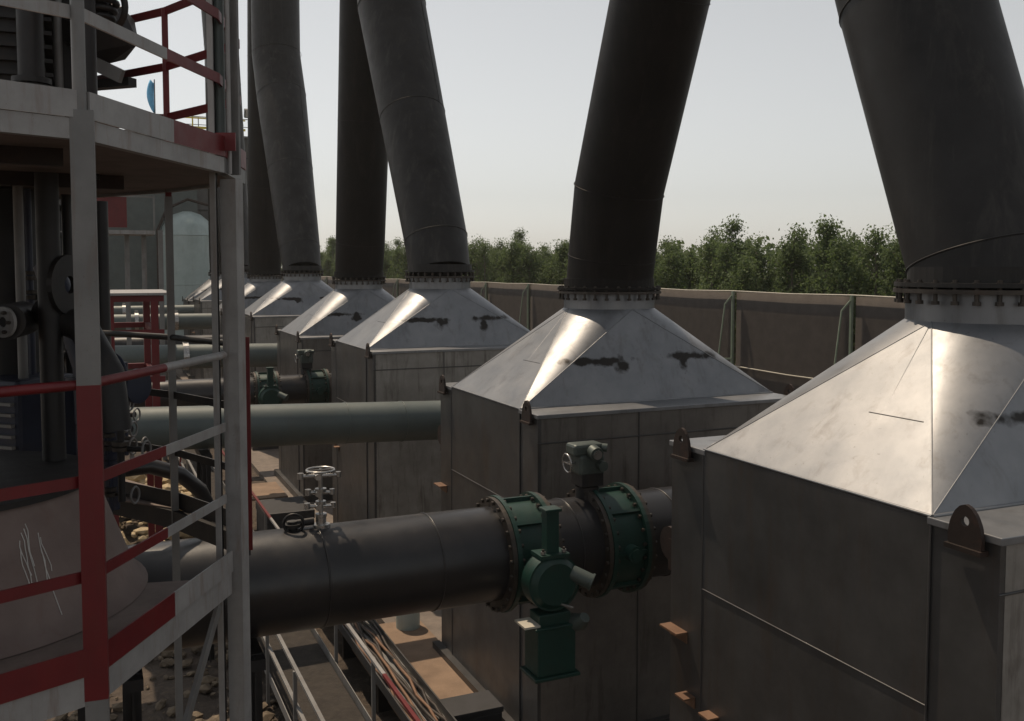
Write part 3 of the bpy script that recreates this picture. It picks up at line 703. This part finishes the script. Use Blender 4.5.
c = at_col(237.5, 5.45); m = MB(); m.box((c.x, c.y, (TOPZ + UZ0) / 2), (.055, .02, TOPZ - UZ0), M['galv'], rv); m.build('column', tw)
c = at_col(222, 5.45); m = MB(); m.tube([(c.x, c.y, UZ0), (c.x, c.y, TOPZ)], .034, M['grey_pipe'], 14); m.build('conduit', tw)
c = at_col(231.5, 5.40); m = MB(); m.tube([(c.x, c.y, UZ0), (c.x, c.y, TOPZ)], .013, M['white_paint'], 10); m.build('conduit', tw)
c = at_col(228, 5.32); m = MB(); m.box((c.x, c.y, H(-.70)), (.11, .012, .10), M['red_paint'], Matrix.Rotation(va, 3, 'Z')); m.build('gusset', tw)
pc = P3('C', 0)
m = MB(); m.box((pc.x, pc.y, (H(-.5)) / 2), (.05, .05, H(-.5)), M['galv']); m.build('column', tw)
m = MB(); m.box((pc.x, pc.y, H(-1.15)), (.04, .04, 1.3), M['red_paint']); m.build('post', tw)
pp = P3('P', 0)
m = MB(); m.box((pp.x, pp.y, (H(.44) + FL) / 2 - .05), (.07, .008, H(.44) - FL + .1), M['red_paint'], Matrix.Rotation(va, 3, 'Z')); m.box(Vector((pp.x, pp.y, (H(.44) + FL) / 2 - .05)) + Matrix.Rotation(va, 3, 'Z') @ Vector((-.031, .035, 0)), (.008, .06, H(.44) - FL + .1), M['red_paint'], Matrix.Rotation(va, 3, 'Z')); m.build('post', tw)
for k in 'DEGKL':
    p = P3(k, 0); m = MB(); m.box((p.x, p.y, H(-1.85) / 2), (.06, .06, H(-1.85)), M['dark_steel']); m.build('column', tw)
m = MB(); m.bar(pa + Vector((.02, .05, H(3.2))), pb + Vector((-.05, 0, FL - .2)), .02, .06, M['galv']); m.build('brace', tw)

# ------------------------------------------------------------------ vessel and pipework inside the tower
t = thing('process_vessel', (-.80, 5.62, FL), 'dusty pink flared vessel skirt standing on the lower tower deck', 'vessel')
m = MB(); m.tube([(0, 0, .004), (0, 0, .05), (0, 0, .60)], [1.06, 1.0, .80], M['shell_pink'], 56); m.build('skirt', t)
m = MB(); m.tube([(0, 0, .60), (0, 0, 1.5)], [.30, .26], M['dark_steel'], 32); m.build('shell', t)
random.seed(4)
for k in range(8):
    a = R(random.uniform(-62, -38)); z1_ = random.uniform(.40, .56); z0_ = z1_ - random.uniform(.12, .34); m = MB(); pp_ = []
    for q_ in range(7):
        z_ = lerp(z1_, z0_, q_ / 6); rr_ = lerp(1.0, .80, (z_ - .05) / .55) + .001; a += random.uniform(-.008, .008); pp_.append((rr_ * math.cos(a), rr_ * math.sin(a), z_))
    m.tube(pp_, .0022, M['drip'], 6); m.build('paint_drip', t)
m = MB(); m.ring((0, 0, .615), (0, 0, 1), .25, .82, .03, M['dark_steel'], 48); m.build('flange', t)
def vpipe(px, d, r, z0, z1, label, mat='dark_steel', flanges=()):
    p = W(px, 268, d); t = thing('riser_pipe', (p.x, p.y, z0), label, 'pipe', 'dark pipes rising inside the tower')
    m = MB(); m.tube([(0, 0, 0), (0, 0, z1 - z0)], r, M[mat], 24); m.build('pipe_shell', t)
    for z in flanges:
        m = MB(); m.disc((0, 0, z - z0), (0, 0, 1), r * 1.5, .035, M[mat], 24); m.disc((0, 0, z - z0 + .045), (0, 0, 1), r * 1.5, .035, M[mat], 24); m.build('flange', t)
vpipe(49, 5.35, .062, FL + .45, UZ0 + .0, 'black riser pipe just left of the grey front column, below the upper deck')
vpipe(37, 5.9, .075, UZ1 - .1, H(-3.6), 'thick black riser above the upper deck, left of the upper post', 'dark_steel', (H(-1.1),))
vpipe(92, 5.6, .055, UZ1 - .1, H(-3.4), 'black riser above the upper deck, right of the upper post', 'dark_steel', (H(-1.65),))
vpipe(107, 6.3, .045, FL + .1, H(.62), 'dark blue short riser pipe with flanges right of the grey front column', 'blue_steel', (H(.75), H(.9), H(1.05), H(1.3)))
vpipe(8, 6.6, .22, FL, UZ0, 'broad dark riser at the left edge below the upper deck')
vpipe(68, 6.9, .035, FL, UZ0, 'thin dark riser close behind the grey front column')
vpipe(100, 7.6, .07, H(1.6), UZ0, 'dark riser between the front column and the red railings behind')
vpipe(64, 6.6, .03, UZ1, H(-3.4), 'thin pipe above the upper deck beside the upper post', 'galv')
vpipe(34, 8.6, .36, FL, UZ0, 'wide black vessel shell behind the thinner risers, below the upper deck', 'dark_steel', (H(.2), H(1.0)))
vpipe(20, 6.2, .03, FL, UZ0, 'thin pipe at the left edge between two dark risers, catching a little light', 'galv')
vpipe(78, 7.3, .02, FL, UZ0, 'thinnest pale pipe close behind the front column, below the upper deck', 'galv')
vpipe(60, 7.2, .045, UZ1, H(-3.6), 'slim black riser above the upper deck between the thick risers')
random.seed(14)
for k in range(26):
    up_ = k % 2; px = random.choice([random.uniform(0, 62), random.uniform(98, 124)]); d = random.uniform(6.0, 8.6); p = W(px, 268, d)
    z0 = (UZ1 if up_ and px < 100 else FL + random.uniform(0, .3)); z1 = (H(-3.5) if up_ and px < 100 else UZ0 - random.uniform(0, .5) * (px > 98)); rr = random.uniform(.012, .035)
    if px > 98: z1 = z0 + random.uniform(.3, .9)
    t = thing('conduit', (p.x, p.y, z0), 'thin dark conduit in the crowded pipework inside the tower', 'conduit', 'thin conduits inside the tower')
    m = MB(); m.tube([(0, 0, 0), (0, 0, z1 - z0)], rr, random.choice([M['dark_steel'], M['dark_steel'], M['blue_steel'], M['bolt']]), 10); m.build('conduit_shell', t)
    for q_ in range(random.randint(1, 4)):
        z = random.uniform(.1, (z1 - z0) * .95); m = MB(); m.disc((0, 0, z), (0, 0, 1), rr + .03, .025, M['bolt'], 14); m.disc((0, 0, z + .035), (0, 0, 1), rr + .03, .025, M['bolt'], 14)
        if q_ == 0: m.tube([(0, 0, z), (.14, -.08, z)], rr * .8, M['dark_steel'], 8); m.torus((.15, -.09, z), (.14, -.08, 0), .055, .008, M['galv'], 16, 5)
        m.build('fitting', t)
for k, (x0, x1, y_, d) in enumerate(((0, 66, 205, 7.0), (0, 66, 232, 7.4), (0, 66, 352, 6.6), (0, 60, 30, 7.4), (0, 62, 62, 7.2))):
    a = W(x0 - 25, y_, d); b = W(x1, y_ + 3, d + .4); t = thing('cross_pipe', a, ['dark level pipe just below the upper deck inside the tower', 'second dark level pipe below the upper deck inside the tower', 'dark level pipe above the red handrail inside the tower', 'uppermost dark level pipe above the upper deck', 'lower dark level pipe above the upper deck'][k], 'pipe')
    m = MB(); m.tube([(0, 0, 0), b - a, b - a + Vector((.03, .04, -.10))], .035, M['dark_steel'], 12); m.build('pipe_shell', t); m = MB(); m.disc((b - a) * .75, b - a, .065, .05, M['bolt'], 16); m.build('flange', t)
# blind flange and elbow at left edge
t = thing('valve_assembly', W(6, 322, 5.2), 'dark valve with a pale bolted end flange at the left edge', 'valve')
q = Matrix.Rotation(-YAW - .35, 3, 'Z')
def rq(v): return q @ Vector(v)
m = MB(); m.tube([rq((-.25, .35, 0)), rq((0, 0, 0))], .10, M['dark_steel'], 24); m.build('valve_body', t)
m = MB(); m.ring(rq((0, -.015, 0)), rq((0, 1, 0)), .03, .085, .02, M['white_paint'], 28); fl = m.build('end_flange', t)
for k in range(6):
    a = k * PI / 3; m = MB(); c = rq((.06 * math.cos(a), -.03, .06 * math.sin(a))); m.tube([c, c + rq((0, -.02, 0))], .010, M['bolt'], 6); m.build('bolt', fl)
m = MB(); m.tube([rq((-.05, .3, .05)), rq((.25, .3, -.05)), rq((.42, .3, -.3)), rq((.46, .3, -.62))], .085, M['dark_steel'], 20); m.build('elbow', t)
m = MB(); m.ring(rq((.16, .28, .2)), rq((1, .2, 0)), .05, .17, .03, M['dark_steel'], 28); m.build('flange', t)
t = thing('valve_assembly', W(74, 312, 6.0), 'blue grey curved pipe elbow behind the grey front column', 'valve')
m = MB(); m.tube([rq((-.2, 0, .3)), rq((-.12, 0, .12)), rq((0, 0, -.08)), rq((.10, 0, -.34)), rq((.11, 0, -.7))], .09, M['blue_steel'], 20); m.build('elbow', t)
m = MB(); m.disc(rq((.11, 0, -.42)), (0, 0, 1), .14, .035, M['blue_steel'], 24); m.build('flange', t)
t = thing('valve_assembly', W(118, 385, 6.6), 'dark blue valve with lever handle right of the front column', 'valve')
m = MB(); m.tube([rq((-.18, 0, 0)), rq((.18, 0, 0))], .07, M['blue_steel'], 18); m.disc(rq((.17, 0, 0)), rq((1, 0, 0)), .12, .03, M['blue_steel']); m.disc(rq((-.1, 0, 0)), rq((1, 0, 0)), .12, .03, M['blue_steel']); m.tube([rq((.03, 0, 0)), rq((.03, 0, .16))], .045, M['blue_steel'], 14); m.build('valve_body', t)
m = MB(); m.torus(rq((.06, -.05, .10)), rq((.5, 1, .2)), .12, .013, M['blue_steel'], 24, 6); m.build('hand_wheel', t)
# machinery above the upper deck (dark coils, hopper, tray)
t = thing('spring_hanger', W(98, 18, 5.7), 'black machine with stacked discs at the top left, above the upper deck', 'machine')
m = MB(); m.tube([(0, 0, -.02), (0, 0, .5)], .06, M['dark_steel'], 16); m.build('shaft', t)
for k in range(7):
    m = MB(); m.torus((0, 0, .0 + k * .045), (0, 0, 1), .085 + .012 * (k % 3), .018, M['dark_steel'], 24, 8); m.build('disc', t)
m = MB(); m.torus((.10, 0, .06), rq((.3, 1, 0)), .10, .02, M['dark_steel'], 24, 8); m.build('guard_loop', t)
t = thing('dust_hopper', W(113, 40, 6.6), 'small dark tapered hopper on a bracket at the upper tower deck', 'hopper')
m = MB(); m.tube([rq((-.25, 0, .12)), rq((.02, 0, .03)), rq((.17, 0, -.02))], [.20, .20, .05], M['dark_steel'], 8, True, False); m.build('hopper_shell', t)
m = MB(); m.bar(rq((-.2, -.1, -.12)), rq((.16, -.1, -.28)), .03, .09, M['galv']); m.build('bracket', t)
m = MB(); m.bar(rq((-.25, 0, -.30)), rq((.16, 0, -.30)), .08, .06, M['dark_steel']); m.build('base_beam', t)
t = thing('dark_machine', W(4, 45, 6.4), 'dark ribbed machine behind the risers at the left edge, above the upper deck', 'machine')
m = MB(); m.box((0, 0, .0), (.5, .5, 1.5), M['dark_steel']); m.build('housing', t, bevel=.02)
for k in range(12):
    m = MB(); m.box((0, 0, -.5 + k * .09), (.60, .60, .025), M['dark_steel']); m.build('rib', t)
t = thing('dark_machine', W(64, 60, 6.8), 'dark boxy drive unit between the two black risers above the upper deck', 'machine')
m = MB(); m.box((0, 0, 0), (.34, .4, .9), M['dark_steel']); m.build('housing', t, bevel=.02)
m = MB(); m.box((0, -.02, .62), (.5, .5, .26), M['dark_steel']); m.build('motor', t, bevel=.03)
t = thing('dark_machine', W(24, 420, 6.4), 'dark blue pump block low at the left edge on the lower deck', 'machine')
m = MB(); m.box((0, 0, 0), (.45, .5, .6), M['blue_steel'], q); m.build('housing', t, bevel=.03)
for k in range(6):
    m = MB(); m.box(rq((.05, -.27, -.2 + k * .07)), (.3, .03, .02), M['galv'], q); m.build('rib', t)
# inner arc pipe
pts = [W(118, 470, 8.4), W(150, 466, 8.5), W(180, 474, 8.7), W(200, 490, 8.9), W(212, 515, 9.1)]
t = thing('process_pipe', pts[0], 'dark curved pipe sweeping down behind the tower rails', 'pipe')
m = MB(); m.tube([p - pts[0] for p in pts], .07, M['black_pipe'], 18); m.build('pipe_shell', t)

# ------------------------------------------------------------------ red frame and far plant behind the tower
t = thing('pipe_rack', (.75, 17.3, 0), 'red painted frame with small landing behind the tower', 'steel frame')
for x, y in ((-.45, 0), (.25, 0), (-.45, 2.5), (.25, 2.5)):
    m = MB(); m.box((x, y, 2.85), (.12, .12, 5.7), M['red_paint']); m.build('column', t)
for z in (4.3, 5.1, 5.68):
    m = MB(); m.box((-.1, 0, z), (1.0, .10, .10), M['red_paint']); m.box((-.1, 2.5, z), (1.0, .10, .10), M['red_paint']); m.box((.25, 1.25, z), (.08, 2.4, .10), M['red_paint']); m.build('beam', t)
m = MB(); m.box((-.1, 1.25, 5.76), (1.3, 2.8, .04), M['white_paint']); m.build('landing', t)
t = thing('stair_platform', (1.0, 32.4, 0), 'high landing with red panel and pale handrail beside the grey building', 'platform')
for x in (-1.2, -.5, .1, .6, 1.1):
    m = MB(); m.box((x, 0, 3.7), (.14, .14, 7.4), M['galv']); m.build('column', t)
m = MB(); m.box((-.3, 0, 7.3), (2.4, 1.6, .12), M['white_paint']); m.build('deck', t)
m = MB(); m.box((-.5, -.6, 8.0), (1.2, .03, 1.1), M['red_paint']); m.build('panel', t)
m = MB(); m.box((-.3, -.8, 8.4), (2.4, .04, .05), M['galv']); m.box((.88, -.8, 7.9), (.05, .05, 1.1), M['galv']); m.build('handrail', t)

t = thing('plant_building', (-2, 66, 0), 'grey clad plant building with railed roof far behind the tower', 'building')
m = MB(); m.box((-3, 3, 7.3), (30, 10, 14.6), M['wall']); m.build('wall', t)
m = MB(); m.box((-3, 3, 14.66), (30.4, 10.4, .12), M['galv']); m.build('roof', t)
for k in range(18):
    m = MB(); m.box((-18 + k * 1.7, -2.03, 7.2), (.06, .06, 14.2), M['wall']); m.build('cladding_rib', t)
for k in range(8):
    m = MB(); m.box((-3, -2.05, 1.4 + k * 1.7), (30, .05, .05), M['dark_steel']); m.build('ledger', t)
m = MB(); m.box((-3, -2.1, 15.8), (30, .05, .05), M['galv']); m.box((-3, -2.1, 15.3), (30, .04, .04), M['galv'])
for k in range(19): m.box((-18 + k * 1.66, -2.1, 15.25), (.05, .05, 1.15), M['galv'])
m.build('roof_railing', t)
m = MB(); m.box((8.2, -2.2, 15.1), (6.5, .08, .14), M['yellow']); m.box((8.2, -2.2, 15.7), (6.5, .06, .08), M['yellow'])
for k in range(5): m.box((5.2 + k * 1.5, -2.2, 15.2), (.08, .08, 1.1), M['yellow'])
m.build('yellow_railing', t)
m = MB(); m.box((2.4, -1.5, 15.3), (1.4, .9, 1.0), M['dark_steel']); m.tube([(1.5, -1.5, 15.3), (.9, -1.5, 15.3)], .35, M['dark_steel'], 14); m.build('roof_fan', t)
m = MB(); m.box((.9, -2.1, 7.5), (.5, .12, 13), M['red_paint']); m.build('red_downpipe', t)
m = MB(); m.box((5.6, -2.12, 6.5), (5.6, .10, 12.4), M['grey_pipe']); m.build('pale_panel', t)
t = thing('storage_tank', (5.6, 62, 0), 'pale green upright tank with domed top before the grey building', 'tank')
m = MB(); m.tube([(0, 0, 0), (0, 0, 8.2)], 1.55, M['tank'], 48); m.tube([(0, 0, 8.2)] + [(0, 0, 8.2 + 1.5 * math.sin(a)) for a in (R(20), R(40), R(60), R(80))], [1.55] + [1.55 * math.cos(a) for a in (R(20), R(40), R(60), R(80))], M['tank'], 48); m.build('tank_shell', t)
for z in (2.5, 5.2, 8.2):
    m = MB(); m.torus((0, 0, z), (0, 0, 1), 1.56, .03, M['tank'], 40, 6); m.build('weld_seam', t)
m = MB(); m.tube([(-1.75, -.4, 0), (-1.75, -.4, 8.5), (-1.2, -.4, 9.8), (0, -.4, 10.4), (1.5, -.4, 10.0)], .09, M['rust_dark'], 10); m.build('pipe', t)
t = thing('flag', W(155, 111, 58), 'light blue flag hanging from a thin pole beyond the tower', 'flag')
m = MB(); m.tube([(0, 0, -4), (0, 0, 1.9)], .035, M['galv'], 8); m.build('pole', t)
vs = []; 
for i in range(9):
    for j in range(5):
        u = i / 8; v = j / 4; wdt = .42 * math.sin(PI * min(1, .15 + .85 * u)) ** .8
        vs.append((-.03 - v * wdt, .12 * math.sin(v * 6 + u * 3), 1.7 - 1.7 * u + .35 * v * (.5 - u)))
fs = [(i * 5 + j, i * 5 + j + 1, (i + 1) * 5 + j + 1, (i + 1) * 5 + j) for i in range(8) for j in range(4)]
m = MB(); m.add(vs, fs, M['flag'], True); o = m.build('cloth', t); sf = o.modifiers.new('solid', 'SOLIDIFY'); sf.thickness = .01
t = thing('floodlight', W(250, 145, 58), 'small floodlight on a pole above the yellow roof railing', 'lamp')
m = MB(); m.tube([(0, 0, -1.5), (0, 0, 1.6)], .05, M['galv'], 8); m.build('pole', t)
m = MB(); m.box((0, 0, 1.9), (.62, .3, .5), M['dark_steel'], Matrix.Rotation(.4, 3, 'X')); m.build('housing', t)
m = MB(); m.box((0, -.17, 1.86), (.52, .04, .4), M['lamp_glass'], Matrix.Rotation(.4, 3, 'X')); m.build('lens', t)

# ------------------------------------------------------------------ fence along the far side
FX = 20.0; FT = EYE - .78
t = thing('boundary_fence', (FX, 40, 0), 'tall brown wind fence on braced steel posts behind the boxes', 'fence')
ys = [4.4 + 5.5 * k for k in range(22)]
for k in range(len(ys) - 1):
    random.seed(k); n = 14; vs = []; nz = 8
    for j in range(nz + 1):
        for i in range(n + 1):
            u = i / n; v = j / nz; sag = .0 * (1 if 0 < j < nz else .3)
            vs.append((sag + .05, ys[k] - 40 + .05 + 5.4 * u, .1 + v * (FT - .14)))
    fs = [(j * (n + 1) + i, j * (n + 1) + i + 1, (j + 1) * (n + 1) + i + 1, (j + 1) * (n + 1) + i) for j in range(nz) for i in range(n)]
    m = MB(); m.add(vs, fs, M['fence'], True); o = m.build('netting_panel', t); sf = o.modifiers.new('solid', 'SOLIDIFY'); sf.thickness = .012
    for z in (FT, FT - 2.55, 1.3):
        m = MB(); m.tube([(-.02, ys[k] - 40, z), (-.02, ys[k] - 40 + 2.75, z - .03), (-.02, ys[k + 1] - 40, z)], .022, M['pale_rail'], 8); m.build('rail', t)
for y in ys:
    m = MB(); m.box((-.08, y - 40, FT / 2), (.075, .075, FT), M['fence_steel']); m.build('post', t)
    m = MB(); m.tube([(-.12, y - 40, FT - .15), (-.25, y - 40 + .2, FT - .45), (-.85, y - 40 + .3, .05)], .03, M['fence_steel'], 8); m.build('brace', t)
    m = MB(); m.bar((-.12, y - 40, FT - 2.3), (-.52, y - 40 + .26, FT - 2.3), .05, .05, M['fence_steel']); m.build('tie_bar', t)

# ------------------------------------------------------------------ trees beyond the fence
def tree_mesh(seed, h, spread, nl=5200):
    random.seed(seed); tr = MB(); cr = MB()
    lean = Vector((random.uniform(-.3, .3), random.uniform(-.3, .3), 0))
    pts = [Vector((0, 0, 0)), Vector((0, 0, h * .3)) + lean * .3, Vector((0, 0, h * .65)) + lean * .7, Vector((0, 0, h * .96)) + lean]
    tr.tube(pts, [.10, .08, .05, .012], M['bark'], 8)
    limbs = []
    for k in range(34):
        u = random.uniform(.22, .97); z = u * h; base = lean * u + Vector((0, 0, z))
        az = random.uniform(0, 2 * PI); ln = spread * (1.15 - .75 * abs(u - .45) / .55) * random.uniform(.55, 1.15)
        if u > .88: ln *= .7
        d = Vector((math.cos(az), math.sin(az), random.uniform(.5, 1.3))).normalized()
        tip = base + d * ln; limbs.append((base, tip)); tr.tube([base, lerp(base, tip, .6) + Vector((0, 0, .05)), tip], [.028, .016, .005], M['bark'], 5)
    vs = []; fs = []
    for k in range(nl):
        a, b = random.choice(limbs); t_ = random.betavariate(2.2, 1.1); c = lerp(a, b, t_ * 1.08) + Vector((random.gauss(0, .22), random.gauss(0, .22), random.gauss(0, .20)))
        s_ = random.uniform(.035, .085); q_ = Matrix.Rotation(random.uniform(0, 6.3), 3, 'Z') @ Matrix.Rotation(random.uniform(-1.3, 1.3), 3, 'X')
        o = len(vs)
        for p in ((-.5, -.9), (.55, -.5), (.1, 1.1), (-.7, .4)): vs.append(c + q_ @ Vector((p[0] * s_, p[1] * s_, random.uniform(-.2, .2) * s_)))
        fs.append((o, o + 1, o + 2, o + 3))
    cr.add(vs, fs, M['leaf']); return tr, cr
protos = []
kinds = [(1, 7.7, 1.15), (2, 8.2, 1.0), (3, 7.2, 1.4), (4, 8.8, .9), (5, 7.4, 1.5), (6, 7.9, 1.3)]
lab = ['round topped young poplar in the belt beyond the fence', 'slender upright young poplar in the belt beyond the fence', 'low bushy young poplar in the belt beyond the fence',
       'tall spindly young poplar poking above the belt beyond the fence', 'broad low young poplar in the belt beyond the fence', 'full crowned young poplar in the belt beyond the fence']
for i, (sd_, h, sp) in enumerate(kinds):
    tr, cr = tree_mesh(sd_, h, sp)
    o = thing('poplar_tree', (0, 0, 0), lab[i], 'tree', 'young poplars beyond the fence')
    tr.build('trunk', o); cr.build('crown', o); protos.append(o)
random.seed(21); spots = []
for row in range(4):
    y = 12 + row * .7
    while y < 128:
        spots.append((24.5 + row * 2.3 + random.uniform(-.7, .7), y + random.uniform(-.6, .6))); y += 1.75 + row * .3 + (y > 70) * .8
used = set()
for (x, y) in spots:
    i = random.choices(range(6), [5, 4, 4, 1.3, 3, 4])[0]
    if i not in used: o = protos[i]; used.add(i)
    else: o = copy_tree(protos[i])
    s_ = random.uniform(.86, 1.04) * (1.0 + min(.10, max(0, (y - 50) * .0012))); o.location = (x, y, 0); o.scale = (s_, s_, s_); o.rotation_euler = (0, 0, random.uniform(0, 6.28))
# the wood behind reads as one mass
random.seed(31); vs = []; fs = []
mbw = MB()
for k in range(520):
    x = 34 + random.random() ** 1.3 * 60; y = random.uniform(15, 240); h = random.uniform(7.0, 8.2) + (x - 34) * .012; r_ = random.uniform(1.0, 1.7)
    for j in range(150):
        u = random.uniform(.3, 1) ** .8; az = random.uniform(0, 6.28); rr_ = r_ * math.sqrt(max(.02, 1 - ((u - .45) / .56) ** 2)) * random.uniform(.5, 1.05)
        c = Vector((x + rr_ * math.cos(az), y + rr_ * math.sin(az), h * u)); s_ = random.uniform(.12, .30)
        q_ = Matrix.Rotation(random.uniform(0, 6.3), 3, 'Z') @ Matrix.Rotation(random.uniform(-1.3, 1.3), 3, 'X'); o = len(vs)
        for p in ((-.5, -.8), (.55, -.5), (.1, 1.0), (-.7, .4)): vs.append(c + q_ @ Vector((p[0] * s_, p[1] * s_, 0)))
        fs.append((o, o + 1, o + 2, o + 3))
mbw.add(vs, fs, M['leaf']); o = mbw.build('far_wood'); tag(o, 'mass of green poplar wood behind the first trees', 'wood', None, 'stuff')

# ------------------------------------------------------------------ dusty air
hz, hnt, hb = new_mat('dusty_air'); hnt.nodes.remove(hb)
pv = hnt.nodes.new('ShaderNodeVolumePrincipled'); pv.inputs['Color'].default_value = (.97, .97, .96, 1); pv.inputs['Density'].default_value = .0004; pv.inputs['Anisotropy'].default_value = .3
hnt.links.new(pv.outputs[0], hnt.nodes['Material Output'].inputs['Volume'])
m = MB(); m.box((150, 450, 19), (1508, 1508, 40.4), hz); o = m.build('haze'); tag(o, 'pale dusty air over the whole site', 'haze', None, 'stuff')
